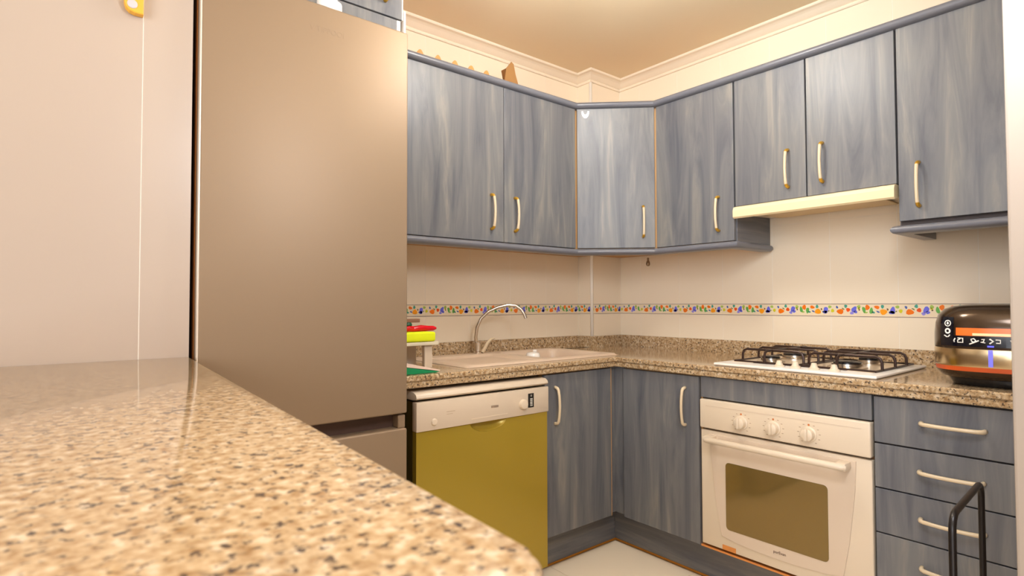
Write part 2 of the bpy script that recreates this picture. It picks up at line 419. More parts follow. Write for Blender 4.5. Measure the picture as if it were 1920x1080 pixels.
tag(make('light_rail', G().sweep([(-1.53, -.212), (-.584, -.212), (-.307, -.474), (-.307, -.880), (-.02, -.880)], RP(1.322, 1.351)), M_RAIL, None, True), 'rounded blue-grey rail under the sink and corner wall cabinets', 'moulding')
tag(make('light_rail', G().sweep([(-.02, -1.486), (-.307, -1.486), (-.307, -1.948)], RP(1.322, 1.351)), M_RAIL, None, True), 'rounded blue-grey rail under the wall cabinet above the multicooker', 'moulding')
# small pull hanging below the corner
tag(make('hanging_pull', G().lathe([(.002, 0), (.006, -.004), (.0045, -.012), (.009, -.024), (.0105, -.032), (.008, -.041), (.002, -.044)], (-.179, -.33, 1.3225), n=14), mat('dull_metal', (140, 112, 80), .35, .6), None, True), 'small drop-shaped metal pull under the corner wall cabinet', 'pull')

# extractor hood
t = thing('extractor_hood', 'cream slide-out extractor hood under the short cabinet', 'hood', F2(1.18, 0, 1.44))
make('body', G(F2).prism([(.003, 1.476), (.26, 1.468), (.26, 1.497), (.003, 1.497)], .886, 1.478, axis='u'), M_CREAM, t)
make('visor', G(F2).prism([(.262, 1.466), (.300, 1.448), (.326, 1.444), (.334, 1.450), (.334, 1.478), (.328, 1.491), (.312, 1.4965), (.262, 1.4965)], .886, 1.478, bev=.0015, axis='u'), mat('hood_cream', (244, 222, 178), .25), t)
make('filter', G(F2).box(.95, 1.41, .06, .24, 1.464, 1.470, .001), mat('hood_filter', (222, 192, 140), .4), t)

# ------------------------------------------------------------------ base cabinets
c = thing('base_cabinet', 'blue-grey base cabinet right beside the dishwasher', 'cabinet', F1(-.81, .2, 0), 'blue-grey base units')
make('body', G(F1).box(-1.012, -.60, -.09, .433, .15, .66), M_MDF, c)
make('top_stretcher', G(F1).box(-1.012, -.60, .41, .433, .66, .803), M_MDF, c)
d = door(c, F1, -1.014, -.614, .147, .799, .452, hu=-.959, hz=.673, hm=HVC[F1])
make('edge_band', G(F1).box(-.6139, -.6115, .434, .4525, .147, .799), M_MDF, d)
c = thing('base_cabinet', 'blue-grey base cabinet between the corner and the oven', 'cabinet', F2(.66, .3, 0), 'blue-grey base units')
make('body', G(F2).box(.40, .879, .01, .563, .15, .803), M_MDF, c)
make('corner_post', G().box(-.607, -.566, -.438, -.4335, .151, .803, .001).box(-.570, -.5635, -.494, -.438, .151, .803, .001), M_BLUE, c)
door(c, F2, .496, .874, .147, .799, .583, hu=.814, hz=.676, hm=HVC[F2])
c = thing('oven_housing', 'blue-grey housing around the built-in oven, plain panel on top', 'cabinet', F2(1.18, .3, 0), 'blue-grey base units')
make('side_panel', G(F2).box(.880, .884, .01, .57, .15, .803), M_MDF, c)
make('side_panel', G(F2).box(1.4825, 1.4835, .01, .57, .15, .803), MATS['dark_gap'], c)
make('shelf', G(F2).box(.884, 1.4825, .01, .565, .147, .154), M_MDF, c)
make('front_panel', G(F2).box(.884, 1.480, .565, .583, .722, .802, .0012), M_BLUE, c)
make('edge_strip', G(F2).box(.880, 1.482, .560, .585, .147, .154), M_COPPER, c)
c = thing('drawer_unit', 'blue-grey unit of four drawers beside the oven', 'cabinet', F2(1.71, .3, 0), 'blue-grey base units')
make('body', G(F2).box(1.4845, 1.944, .01, .563, .15, .803), MATS['dark_gap'], c)
for z0, z1, hz in ((.660, .799, .735), (.523, .655, .593), (.387, .519, .455), (.150, .383, .315)):
    d = make('drawer', G(F2).box(1.486, 1.943, .565, .583, z0, z1, .0014, 2), M_BLUE, c)
    put('handle', HH, F2(1.683 if hz > .7 else 1.677, .583, hz), d)
# plinths with an orange-brown strip at the floor
p = tag(make('plinth', G(F1).box(-1.018, -.5203, .375, .391, .006, .149), M_BLUEH), 'blue-grey plinth below the cabinet beside the dishwasher', 'plinth')
make('floor_strip', G(F1).box(-1.018, -.5205, .385, .394, 0, .008), M_LINE, p)
p = tag(make('plinth', G(F2).box(.3915, 1.945, .504, .520, .006, .1465), M_BLUEH), 'long blue-grey plinth below the oven and drawers', 'plinth')
make('floor_strip', G(F2).box(.395, 1.945, .514, .523, 0, .008), M_LINE, p)

# ------------------------------------------------------------------ worktop
def slab_cells(xs, ys, inside, z0, z1):
    bm = bmesh.new(); vt = {}
    def v(x, y):
        k = (round(x, 5), round(y, 5))
        if k not in vt: vt[k] = bm.verts.new((x, y, z1))
        return vt[k]
    for i in range(len(xs)-1):
        for j in range(len(ys)-1):
            if inside((xs[i]+xs[i+1])/2, (ys[j]+ys[j+1])/2):
                bm.faces.new((v(xs[i], ys[j]), v(xs[i+1], ys[j]), v(xs[i+1], ys[j+1]), v(xs[i], ys[j+1])))
    bmesh.ops.dissolve_limit(bm, angle_limit=.01, verts=bm.verts, edges=bm.edges)
    r_ = bmesh.ops.extrude_face_region(bm, geom=list(bm.faces))
    bmesh.ops.translate(bm, verts=[e for e in r_['geom'] if isinstance(e, bmesh.types.BMVert)], vec=(0, 0, z0-z1))
    g = G(); g.bm.free(); g.bm = bm
    return g
SX0, SX1, SY0, SY1 = -1.36, -.50, -.405, .050
def wt_in(d):
    def f(x, y):
        if SX0+.02 < x < SX1-.02 and SY0+.02 < y < SY1-.02: return False
        if x > -.6035+d: return y < .0 or (x < -.245 and y < .1)
        return y > -.472+d and x > -1.655
    return f
ZW = .848
wt = thing('worktop', 'speckled granite worktop running around the corner, with sink and hob', 'worktop', (-.3, -.3, .806))
xs = [-1.655, SX0+.02, SX1-.02, -.6035, -.245, -.001]; xs = sorted(set(xs)); ys = [-1.950, -.472, SY0+.02, SY1-.02, 0, .1]
make('top_slab', slab_cells(xs, ys, wt_in(0), .828, ZW), M_GRAN, wt)
bpy.data.objects['top_slab'].modifiers.new('b', 'BEVEL').width = .004
xs2 = sorted(set([-1.655, SX0+.02, SX1-.02, -.5995, -.245, -.001])); ys2 = [-1.950, -.468, SY0+.02, SY1-.02, 0, .1]
make('lower_slab', slab_cells(xs2, ys2, wt_in(.004), .806, .827), M_GRAN, wt)
bpy.data.objects['lower_slab'].modifiers.new('b', 'BEVEL').width = .003
make('upstand', G().sweep([(-1.655, .1005), (-.2455, .1005), (-.2455, -.0005), (-.0005, -.0005), (-.0005, -1.950)], [(0, ZW), (.018, ZW), (.018, ZW+.058), (.015, ZW+.061), (0, ZW+.061)]), M_GRAN, wt)

# ------------------------------------------------------------------ sink, tap
def sink():
    bm = bmesh.new(); nx, ny = 110, 60; V = []
    def rr(x, y, x0, x1, y0, y1, r_):
        cx, cy, hx, hy = (x0+x1)/2, (y0+y1)/2, (x1-x0)/2-r_, (y1-y0)/2-r_
        qx, qy = abs(x-cx)-hx, abs(y-cy)-hy
        return math.hypot(max(qx, 0), max(qy, 0))+min(max(qx, qy), 0)-r_
    sst = lambda t: 0 if t <= 0 else 1 if t >= 1 else t*t*(3-2*t)
    for i in range(nx+1):
        for j in range(ny+1):
            x = SX0+(SX1-SX0)*i/nx; y = SY0+(SY1-SY0)*j/ny
            h = .009*sst(-rr(x, y, SX0-.001, SX1+.001, SY0-.001, SY1+.001, .03)/.012)
            d = rr(x, y, -1.31, -.96, -.365, -.03, .03); h -= .013*sst(-d/.02)
            if d < -.03: h += .0022*(.5+.5*math.cos((y)*2*math.pi/.028))*sst((-d-.03)/.02)
            d = rr(x, y, -.925, -.545, -.365, -.01, .06); h -= .16*sst(-d/.035)
            V.append(bm.verts.new((x, y, ZW+.0005+h)))
    for i in range(nx):
        for j in range(ny):
            a = i*(ny+1)+j; f = bm.faces.new((V[a], V[a+ny+1], V[a+ny+2], V[a+1])); f.smooth = True
    g = G(); g.bm.free(); g.bm = bm
    return g
sk = thing('sink', 'beige composite sink with drainer and one bowl set in the worktop', 'sink', (-.93, -.18, ZW))
make('basin', sink(), M_SINK, sk)
make('drain', G().lathe([(.001, 0), (.036, 0), (.042, .003), (.042, .0005)], (-.735, -.19, ZW-.150), n=24), M_CHROME, sk, True)
t = thing('soap_pot', 'small white pot with a knob lid standing in the sink bowl', 'pot', (-.845, -.19, .6985))
make('body', G().lathe([(.026, 0), (.0315, .004), (.032, .155), (.028, .164), (.01, .168)], (-.845, -.19, .6985), n=24), M_WHITE, t, True)
make('knob', G().lathe([(.005, 0), (.009, .003), (.011, .008), (.006, .012)], (-.838, -.195, .866), n=14), M_WHITE, t, True)

def unp(u, v, y):
    """camera ray of a measured point meets a vertical plane y: where the tap's curve runs"""
    d_ = fw+rt2*((u-960)/FPX)-up2*((v-540)/FPX)
    return CAM+d_*((y-CAM.y)/d_.y)
t = thing('kitchen_tap', 'single-lever kitchen tap with a thin arched spout at the sink', 'tap', (-1.006, .02, ZW+.009))
make('tap_body', G().lathe([(.024, 0), (.024, .006), (.019, .01), (.019, .035), (.022, .045), (.022, .052), (.012, .056)], (-1.006, .018, ZW+.0085), n=20), M_CHROME, t, True)
sp = [(893, 646, .018), (892, 632, .012), (894, 614, 0), (902, 597, -.012), (916, 584, -.03), (934, 576, -.05), (952, 572, -.07), (967, 573, -.09), (977, 580, -.105), (983, 589, -.115), (986, 597, -.12)]
P = [tuple(unp(*q)) for q in sp]
P = [(-1.008, .018, .89)]+P
make('spout', G().tube(P, [.010]+[.0085]*3+[.0075]*8, 12), M_CHROME, t, True)
make('lever', G().tube([(-.992, .000, .862), (-.982, -.006, .882), (-.970, -.010, .905), (-.952, -.014, .921), (-.935, -.018, .926)], [.014, .015, .013, .012, .007], 12, flat=.6), M_HCREAM, t, True)

# ------------------------------------------------------------------ things beside the fridge
t = thing('sink_caddy', 'beige plastic caddy on legs standing left of the sink', 'caddy', (-1.50, -.24, ZW))
make('shelf', G().box(-1.62, -1.436, -.31, -.17, .934, .9455, .004, 2), M_CREAM2, t)
make('rim', G().box(-1.62, -1.428, -.318, -.3105, .934, .9468, .002).box(-1.4355, -1.428, -.3105, -.17, .934, .9468, .002), mat('clear_rim', (226, 216, 190), .2), t)
make('leg', G().box(-1.482, -1.448, -.305, -.285, ZW+.0004, .934, .003, 2), M_CREAM2, t)
make('leg', G().box(-1.62, -1.585, -.305, -.285, ZW+.0004, .934, .003, 2), M_CREAM2, t)
make('back_panel', G().box(-1.62, -1.448, -.185, -.17, ZW+.0005, .934, .002), M_CREAM2, t)
tag(make('sponge', G().box(-1.62, -1.432, -.305, -.185,   .9472, .983, .008, 3), mat('neon_yellow_sponge', (228, 240, 10), .8), None, True), 'neon yellow sponge lying on the caddy', 'sponge')
g = G(); k = 0
pr = [(-1.60, -.255, .992), (-1.575, -.262, .996), (-1.55, -.252, .993), (-1.525, -.26, .997), (-1.50, -.25, .993), (-1.47, -.258, .996), (-1.44, -.252, .994), (-1.415, -.255, .994), (-1.402, -.255, .994)]
g.tube(pr, [.010, .012, .010, .0125, .0105, .012, .0105, .0095, .004], 14)
tag(make('scrunched_wrapper', g, mat('glossy_red', (214, 16, 34), .18), None, True), 'glossy red crumpled wrapper lying on the yellow sponge', 'wrapper')
t = thing('dish_brush', 'small brush with brown back and dark green bristles on the red wrapper', 'brush', (-1.54, -.25, 1.004))
make('back', G().box(-1.60, -1.477, -.264, -.240, 1.018, 1.032, .002), mat('brown_wood', (134, 96, 76), .5), t)
make('bristles', G().lathe([(.014, 0), (.018, .006), (.016, .012), (.012, .0165)], (-1.525, -.252, 1.0025), n=14), mat('dark_green', (14, 74, 44), .5), t, True)
tag(make('green_scourer', G(F1).prism([(-1.640, ZW+.001), (-1.515, ZW+.001), (-1.500, ZW+.003), (-1.640, ZW+.026)], .385, .44, bev=.001), mat('green_cloth', (8, 140, 84), .5)), 'green wedge-shaped scourer at the worktop edge beside the fridge', 'scourer')
tag(make('pale_board', G(F1).prism([(-1.640, ZW+.0275), (-1.500, ZW+.0045), (-1.498, ZW+.0085), (-1.640, ZW+.042)], .385, .44, bev=.001), mat('pale_pink', (232, 206, 190), .4)), 'pale pink board leaning over the green scourer', 'board')

# ------------------------------------------------------------------ hob
hb = thing('gas_hob', 'white four-burner gas hob with dark pan supports above the oven', 'hob', F2(1.22, .32, ZW))
make('plate', G(F2).box(.932, 1.492, .075, .572, ZW+.0005, ZW+.011, .005, 3), M_WHITE, hb, True)
make('recess', G(F2).prism([(.965, .49), (1.06, .475), (1.36, .475), (1.455, .49), (1.462, .10), (.962, .10)], ZW+.011, ZW+.0125, axis='z'), mat('hob_recess_cream', (236, 214, 186), .2), hb)  # recess in a warmer off-white than the plate
for bu, bo, br in ((1.075, .40, .036), (1.345, .40, .048), (1.075, .20, .048), (1.345, .20, .036)):
    b = make('burner', G(F2).lathe([(br+.014, 0), (br+.014, .004), (br, .008), (br, .016)], (bu, bo, ZW+.0125), n=24), M_CHROME, hb, True)
    make('burner_cap', G(F2).lathe([(br*.9, .016), (br*.9, .021), (br*.8, .024), (.004, .024)], (bu, bo, ZW+.0125), n=24), M_DARK, b, True)
zt = ZW+.058
def support(u0, u1):
    um = (u0+u1)/2; zb = ZW+.0145; ps = make('pan_support', G(F2).tube([(u0, .475, zb), (u1, .475, zb), (u1, .105, zb), (u0, .105, zb), (u0, .475, zb)], .0042, 8), M_GRATE, hb, True)
    def bar(pts): make('bar', G(F2).tube(pts, .0048, 8), M_GRATE, ps, True)
    for o in (.415, .29, .175):
        bar([(u0, o, zb), (u0+.001, o, zt-.018), (u0+.006, o, zt-.006), (u0+.018, o, zt), (u1-.018, o, zt), (u1-.006, o, zt-.006), (u1-.001, o, zt-.018), (u1, o, zb)])
    bar([(um, .475, zb), (um, .474, zt-.018), (um, .468, zt-.006), (um, .455, zt), (um, .125, zt), (um, .112, zt-.006), (um, .106, zt-.018), (um, .105, zb)])
support(.968, 1.204); support(1.222, 1.458)
for ku in (1.165, 1.222, 1.285, 1.35):
    make('knob', G(F2).lathe([(.018, 0), (.018, .004), (.0125, .007), (.0095, .016), (.0085, .021), (.004, .0225)], (ku, .522, ZW+.011), n=18), M_CREAM, hb, True)

# ------------------------------------------------------------------ oven
ov = thing('oven', 'cream built-in oven with olive window and three knobs', 'oven', F2(1.18, .3, .156))
make('body', G(F2).box(.888, 1.478, .02, .560, .157, .716), mat('oven_body', (120, 84, 50), .5), ov)
make('control_panel', G(F2).box(.886, 1.480, .560, .596, .607, .717, .005, 3), M_CREAM, ov, True)
make('panel_ridge', G(F2).box(.912, 1.455, .596, .5967, .6935, .6955), M_BEIGE, ov)
for i, (ku, kz) in enumerate(((1.057, .650), (1.176, .650), (1.296, .650))):
    k = make('knob', G(F2).lathe([(.026, 0), (.026, .003), (.0215, .006), (.020, .022), (.017, .0245), (.003, .025)], (ku, .596, kz), axis='o', n=24), M_CREAM, ov, True)
    make('knob_grip', G(F2).box(ku-.006, ku+.006, .612, .628, kz-.019, kz+.021, .004, 2), M_CREAM, k, True)
    make('knob_mark', G(F2).lathe([(.0035, 0), (.0035, .0008)], (ku, .596, kz+.031), axis='o', n=10), mat('orange_mark', (206, 120, 60), .5), k)
    for a in range(-140, 141, 28):
        if abs(a) < 20: continue
        s_, c_ = math.sin(R(a)), math.cos(R(a))
        make('scale_mark', G(F2).box(ku+.035*s_-.003, ku+.035*s_+.003, .596, .5963, kz+.034*c_-.0009, kz+.034*c_+.0009), mat('print_brown', (170, 138, 108), .6), k)
dd = make('door', G(F2).box(.886, 1.480, .560, .588, .162, .599, .004, 3), M_CREAM, ov, True)
bz = [(.928, .588), (1.436, .588), (1.432, .50), (1.424, .42), (1.412, .32), (1.394, .215), (1.340, .206), (1.26, .200), (1.18, .198), (1.10, .200), (1.03, .205), (.970, .214), (.952, .32), (.940, .42), (.932, .50)]
make('door_bezel', G(F2).prism(bz, .587, .5925, bev=.002), M_BEIGE, dd)
rc = []
for cx, cz, a0 in ((1.337, .478, 0), (1.005, .478, 90), (1.005, .258, 180), (1.337, .258, 270)):
    rc += [(cx+.014*math.cos(R(a0+22.5*q)), cz+.014*math.sin(R(a0+22.5*q))) for q in range(5)]
make('window', G(F2).prism(rc, .5915, .5938), M_OGLASS, dd)
ob = .634
make('door_handle', G(F2).tube([(.930, ob-.004, .572), (.938, ob, .572), (1.412, ob, .572), (1.420, ob-.004, .572)], [.009, .0125, .0125, .009], 14, flat=.9), M_CREAM, dd, True)
for hu in (.938, 1.405): make('handle_mount', G(F2).box(hu-.017, hu+.017, .588, ob+.004, .560, .585, .005, 2), M_CREAM, dd, True)
text('oven_lettering', 'purEvan', .0135, F2, 1.190, .5928, .222, mat('print_dark', (104, 78, 62), .6), dd)
make('badge', G(F2).box(.972, 1.026, .588, .5895, .164, .182, .0005), M_COPPER, dd)

# ------------------------------------------------------------------ dishwasher
dw = thing('dishwasher', 'freestanding dishwasher with olive-yellow door and beige control panel', 'dishwasher', F1(-1.32, .2, 0))
make('body', G(F1).box(-1.618, -1.030, -.05, .458, .05, .760), M_OLIVE2, dw)
make('top_lid', G(F1).prism([(-.05, .766), (.462, .766), (.482, .768), (.488, .774), (.484, .784), (.472, .791), (.45, .793), (-.05, .793)], -1.620, -1.028, bev=.001, axis='u'), M_CREAM2, dw, True)
make('control_panel', G(F1).box(-1.620, -1.026, .458, .488, .662, .760, .003, 2), M_CREAM2, dw, True)
L0, L1, cx, rx, dz = -1.6175, -1.029, -1.318, .083, .036
poly = [(L0, .054), (L1, .054), (L1, .661)]+[(cx+rx*math.cos(R(a)), .661-dz*math.sin(R(a))) for a in range(0, 181, 12)]+[(L0, .661)]
d = make('door', G(F1).prism(poly, .458, .482, bev=.0008), M_OLIVE, dw)
sc = G(F1)
rows = []
for i in range(9):
    a = R(180*i/8)
    rows.append([sc.bm.verts.new(F1(cx+rx*math.cos(a)*q, .482-.022*(1-q*q)**.5-.001, .6612-dz*math.sin(a)*q)) for q in (1, .85, .6, .3, .02)])
for i in range(8):
    for j in range(4): f = sc.bm.faces.new((rows[i][j], rows[i+1][j], rows[i+1][j+1], rows[i][j+1])); f.smooth = True
make('grip_recess', sc, M_OLIVE, d)
make('panel_groove', G(F1).box(-1.400, -1.235, .488, .4888, .6775, .6805), M_CREAM, dw)
make('button', G(F1).lathe([(.0115, 0), (.0115, .004), (.009, .007), (.002, .008)], (-1.553, .488, .690), axis='o', n=18), M_CREAM, dw, True)
make('dial', G(F1).lathe([(.0185, 0), (.0185, .008), (.016, .013), (.003, .0145)], (-1.160, .488, .705), axis='o', n=24), M_CREAM, dw, True)
s_ = make('status_display', G(F1).box(-1.134, -1.105, .488, .4892, .688, .742, .0006), M_DARK, dw)
text('display_digits', '0', .011, F1, -1.119, .4893, .733, mat('digit_pale', (206, 202, 190), .5), s_)
g = G(F1)
for q in range(5): g.box(-1.124, -1.112, .4892, .4896, .694+q*.0062, .698+q*.0062)
make('display_marks', g, MATS['digit_pale'], s_)
make('faint_print', G(F1).box(-1.503, -1.468, .488, .4883, .7165, .7185), mat('print_pale', (188, 164, 136), .5), dw)
make('faint_print', G(F1).box(-1.503, -1.478, .488, .4883, .7085, .7100), MATS['print_pale'], dw)
make('panel_label', G(F1).box(-1.311, -1.278, .488, .4884, .708, .716), mat('label_grey', (150, 130, 112), .5), dw)
make('plinth', G(F1).box(-1.612, -1.034, .38, .44, 0, .05), M_CREAM, dw)

# ------------------------------------------------------------------ fridge
FX0, FX1, FY = -2.281, -1.695, .562
fr = thing('fridge_freezer', 'tall brushed-steel fridge freezer beside the dishwasher', 'fridge', (-1.985, -.25, 0))
make('body', G(F1).box(FX0+.003, FX1-.003, -.06, .495, .02, 1.9455, .003), M_FSIDE, fr)
make('door', G(F1).box(FX0, FX1, .502, FY, .748, 1.946, .006, 3), M_STEEL, fr, True)
make('freezer_door', G(F1).box(FX0, FX1, .502, FY, .045, .702, .006, 3), M_STEEL, fr, True)
make('grip_recess', G(F1).box(FX0+.004, FX1-.026, .497, .515, .702, .748), M_BROWN, fr)
make('grip_end', G(F1).box(FX1-.026, FX1-.002, .497, .552, .702, .742, .002), M_STEEL, fr)
make('gasket', G(F1).box(FX0+.006, FX1-.006, .495, .502, .05, 1.94), M_DARK, fr)
make('door_edge', G(F1).box(FX0-.0012, FX0+.0028, .545, FY+.0006, .752, 1.942, .001), mat('pale_edge', (236, 222, 206), .3, .3), fr)
make('side_highlight', G(F1).box(FX0-.0015, FX0+.001, .504, .522, .752, 1.942), M_COPPER, fr)  # light caught by the fridge side, put in as an orange strip
text('logo', 'V TIPPOOI', .022, F1, -1.957, FY+.0001, 1.872, M_STEEL, fr, .0003)
make('foot', G(F1).lathe([(.02, 0), (.02, .02)], (FX0+.05, .45, 0), n=12), M_DARK, fr)
make('foot', G(F1).lathe([(.02, 0), (.02, .02)], (FX1-.05, .45, 0), n=12), M_DARK, fr)
cp = [(-1.955+.022*math.cos(R(a)), .533+.022*math.sin(R(a))) for a in range(90, 271, 15)]+[(-1.925+.022*math.cos(R(a)), .533+.022*math.sin(R(a))) for a in range(-90, 91, 15)]
tag(make('folded_cloth', G(F1).prism(cp, 1.9468, 1.978, bev=.008, axis='z', seg=3), M_WHITE, None, True), 'white folded cloth lying on top of the fridge', 'cloth')
c = thing('wall_cabinet', 'blue-grey wall cabinet over the tall fridge, cut by the top of the photo', 'cabinet', (-1.98, -.2, 1.955), 'blue-grey wall cabinets')
make('body', G(F1).box(-2.28, -1.690, -.1, .480, 2.0, 2.34), M_MDF, c)
make('lower_rail', G(F1).box(-2.28, -1.703, .46, .500, 1.956, 2.0105, .001), M_BLUE, c)
make('rail_end', G(F1).box(-1.7028, -1.690, .46, .500, 1.956, 2.0105, .001), M_WHITE, c)
make('side_panel', G(F1).box(-1.676, -1.669, .40, .498, 1.95, 2.05, .001), M_WHITE, c)
dd2 = door(c, F1, -2.28, -1.6845, 2.0155, 2.34, .500, hu=-1.745, hz=2.134)
make('edge_band', G(F1).box(-1.6843, -1.6808, .482, .500, 2.0155, 2.34), M_WHITE, dd2)

# ------------------------------------------------------------------ things on the wall cabinet
g = G(); n = 96; out = []; inn = []
bx0, bx1, by0, by1, rr_ = -1.455, -1.03, -.150, .02, .05
def rrpt(t_):
    hx, hy = (bx1-bx0)/2-rr_, (by1-by0)/2-rr_; cx_, cy_ = (bx0+bx1)/2, (by0+by1)/2
    seg = [('l', (-hx, -hy-rr_), (hx, -hy-rr_), 2*hx), ('a', (hx, -hy), -90, math.pi/2*rr_), ('l', (hx+rr_, -hy), (hx+rr_, hy), 2*hy), ('a', (hx, hy), 0, math.pi/2*rr_),
           ('l', (hx, hy+rr_), (-hx, hy+rr_), 2*hx), ('a', (-hx, hy), 90, math.pi/2*rr_), ('l', (-hx-rr_, hy), (-hx-rr_, -hy), 2*hy), ('a', (-hx, -hy), 180, math.pi/2*rr_)]
    tot = sum(q[3] for q in seg); d_ = t_*tot
    for q in seg:
        if d_ <= q[3]+1e-9:
            if q[0] == 'l': k_ = d_/q[3]; return cx_+q[1][0]+(q[2][0]-q[1][0])*k_, cy_+q[1][1]+(q[2][1]-q[1][1])*k_
            a_ = R(q[2]+90*d_/q[3]); return cx_+q[1][0]+rr_*math.cos(a_), cy_+q[1][1]+rr_*math.sin(a_)
        d_ -= q[3]
n = 168; rings = []
for i in range(n):
    x, y = rrpt(i/n); cx_, cy_ = (bx0+bx1)/2, (by0+by1)/2
    sx = .984; sy = .96
    top = 2.092+.029*max(0, math.cos((x+1.413)*2*math.pi/.0845)) if True else 2.1
    xi, yi = cx_+(x-cx_)*sx, cy_+(y-cy_)*sy
    rings.append([g.bm.verts.new(v) for v in ((x, y, 2.0545), (x, y, top), (xi, yi, top), (xi, yi, 2.06))])
for i in range(n):
    a, b = rings[i], rings[(i+1) % n]
    for q in range(3): g.bm.faces.new((a[q], b[q], b[q+1], a[q+1]))
g.bm.faces.new([r_[0] for r_ in rings]); g.bm.faces.new([r_[3] for r_ in rings])
tag(make('scalloped_tray', g, mat('orange_brown_wood', (204, 142, 76), .6)), 'orange-brown tray with scalloped rim lying on the sink wall cabinet', 'tray')
g = G(F1).prism([(-.985, 2.055), (-.905, 2.055), (-.903, 2.10), (-.925, 2.188), (-.938, 2.196), (-.968, 2.158)], .148, .153)
g.prism([(-.905, 2.055), (-.890, 2.055), (-.892, 2.10), (-.925, 2.188), (-.9035, 2.10)], .06, .1475)
tag(make('cardboard_piece', g, mat('brown_cardboard', (156, 112, 62), .8)), 'brown folded cardboard piece standing on the sink wall cabinet', 'cardboard')

# ------------------------------------------------------------------ multicooker
PX, PY = -.395, -1.768
ck = thing('multicooker', 'dark bronze and steel multicooker with orange display on the worktop', 'multicooker', (PX, PY, ZW))
AN = R(4)
M_BRZ = mat('dark_bronze', (74, 58, 44), .16, .55); M_STL2 = mat('cooker_steel', (200, 178, 140), .22, 1)
M_ORG = mat('orange_band', (206, 88, 36), .3)
def ring(name, prof, mt, par=ck, pw=3.0): return make(name, G().lathe(prof, (PX, PY, ZW), n=64, sx=1.0, sy=.94, pw=pw, ang=AN), mt, par, True)
ring('base', [(.118, .0005), (.124, .002), (.134, .020), (.134, .0225)], M_DARK)
ring('lower_body', [(.130, .021), (.150, .026), (.160, .036), (.166, .046)], M_BRZ)
ring('orange_band', [(.166, .046), (.1675, .0585)], M_ORG)
ring('steel_band', [(.1675, .0585), (.169, .062), (.169, .104), (.168, .109)], M_STL2)
ring('lid', [(.168, .109), (.1685, .112), (.168, .150), (.165, .180), (.158, .203), (.144, .220), (.120, .230), (.07, .2355), (.004, .237)], M_BRZ)
make('hinge_knob', G().lathe([(.004, 0), (.005, .004), (.003, .008)], (PX+.03, PY+.1575, ZW+.14), n=10), M_DARK, ck)
def front(u, o, z):       # cooker front: u to the right, o out of the front face
    v = Vector((-.1675-o, -u, 0)); v.rotate(Matrix.Rotation(AN, 3, 'Z')); return Vector((PX, PY, ZW+z))+v
LIDP = [(.0585, .1675), (.062, .169), (.104, .169), (.109, .168), (.112, .1685), (.150, .168), (.180, .165), (.203, .158), (.220, .144)]
def lid_r(z):
    for (z0, r0), (z1, r1) in zip(LIDP, LIDP[1:]):
        if z <= z1: return r0+(r1-r0)*max(0, (z-z0)/(z1-z0))
    return .144
def surf(u, z, d):        # a point on the bowed cooker front, d outside the shell
    r0 = lid_r(z)+d; q = min(abs(u)/(r0*.94), .985)
    return front(u, -.1675+r0*(1-q**3)**(1/3), z)
def curved(g, u0, u1, z0, z1, d, th=.0012, nseg=24, nz=8):
    A = [[(g.bm.verts.new(surf(u0+(u1-u0)*i/nseg, z0+(z1-z0)*j/nz, d)), g.bm.verts.new(surf(u0+(u1-u0)*i/nseg, z0+(z1-z0)*j/nz, d+th))) for j in range(nz+1)] for i in range(nseg+1)]
    for i in range(nseg):
        for j in range(nz):
            for q in (0, 1): g.bm.faces.new((A[i][j][q], A[i+1][j][q], A[i+1][j+1][q], A[i][j+1][q]))
    rim = [(i, 0) for i in range(nseg)]+[(nseg, j) for j in range(nz)]+[(i, nz) for i in range(nseg, 0, -1)]+[(0, j) for j in range(nz, 0, -1)]
    for k_ in range(len(rim)):
        a, b = rim[k_], rim[(k_+1) % len(rim)]
        g.bm.faces.new((A[a[0]][a[1]][0], A[b[0]][b[1]][0], A[b[0]][b[1]][1], A[a[0]][a[1]][1]))
    return g
pn = make('control_panel', curved(curved(G(), -.128, .128, .116, .1455, .0005), -.128, -.094, .1455, .198, .0005), mat('panel_black', (14, 14, 24), .12), ck)
make('display', curved(G(), -.088, .085, .1465, .168, .001), mat('orange_display', (236, 96, 24), .25, emit=(1, .22, .03), es=.35), ck)
make('display_glow', curved(G(), -.05, .05, .147, .154, .0018), mat('pale_display', (250, 210, 160), .3, emit=(1, .6, .3), es=.3), ck)
M_ICON = mat('icon_white', (232, 226, 214), .4, emit=(1, .95, .85), es=.25)
def icon_ring(u, z, r0, r1, drop=False, le=0):
    g = G(); n_ = 20; V = []
    for k_ in range(n_):
        a = 2*math.pi*k_/n_; row = []
        for r_ in (r0, r1):
            uu, zz = u+r_*math.cos(a), z+r_*1.1*math.sin(a)
            row.append(g.bm.verts.new(surf(uu, zz, .0024)))
        V.append(row)
    for k_ in range(n_): g.bm.faces.new((V[k_][0], V[(k_+1) % n_][0], V[(k_+1) % n_][1], V[k_][1]))
    if drop:
        pts = [(0, .0055), (.0028, .0005), (.0026, -.002), (0, -.004), (-.0026, -.002), (-.0028, .0005)]
        g.bm.faces.new([g.bm.verts.new(surf(u+a, z+b, .0024)) for a, b in pts])
    make('icon', g, M_ICON, pn)
icon_ring(-.1085, .180, .0062, .0085, True, .010); icon_ring(-.1085, .158, .0035, .0075, False, .010)
def icon_stroke(pts, w_=.0016, mt=M_ICON, le=0):
    g = G(); g.tube([tuple(surf(a, b, .0022)) for a, b in pts], w_, 6); make('icon', g, mt, pn)
icon_stroke([(-.117, .1455), (-.111, .141), (-.107, .1415), (-.103, .147)], le=.010)
icon_stroke([(-.090, .138), (-.093, .132), (-.092, .127)]); icon_stroke([(-.084, .139), (-.072, .139), (-.072, .127), (-.084, .127), (-.084, .133), (-.078, .137)])
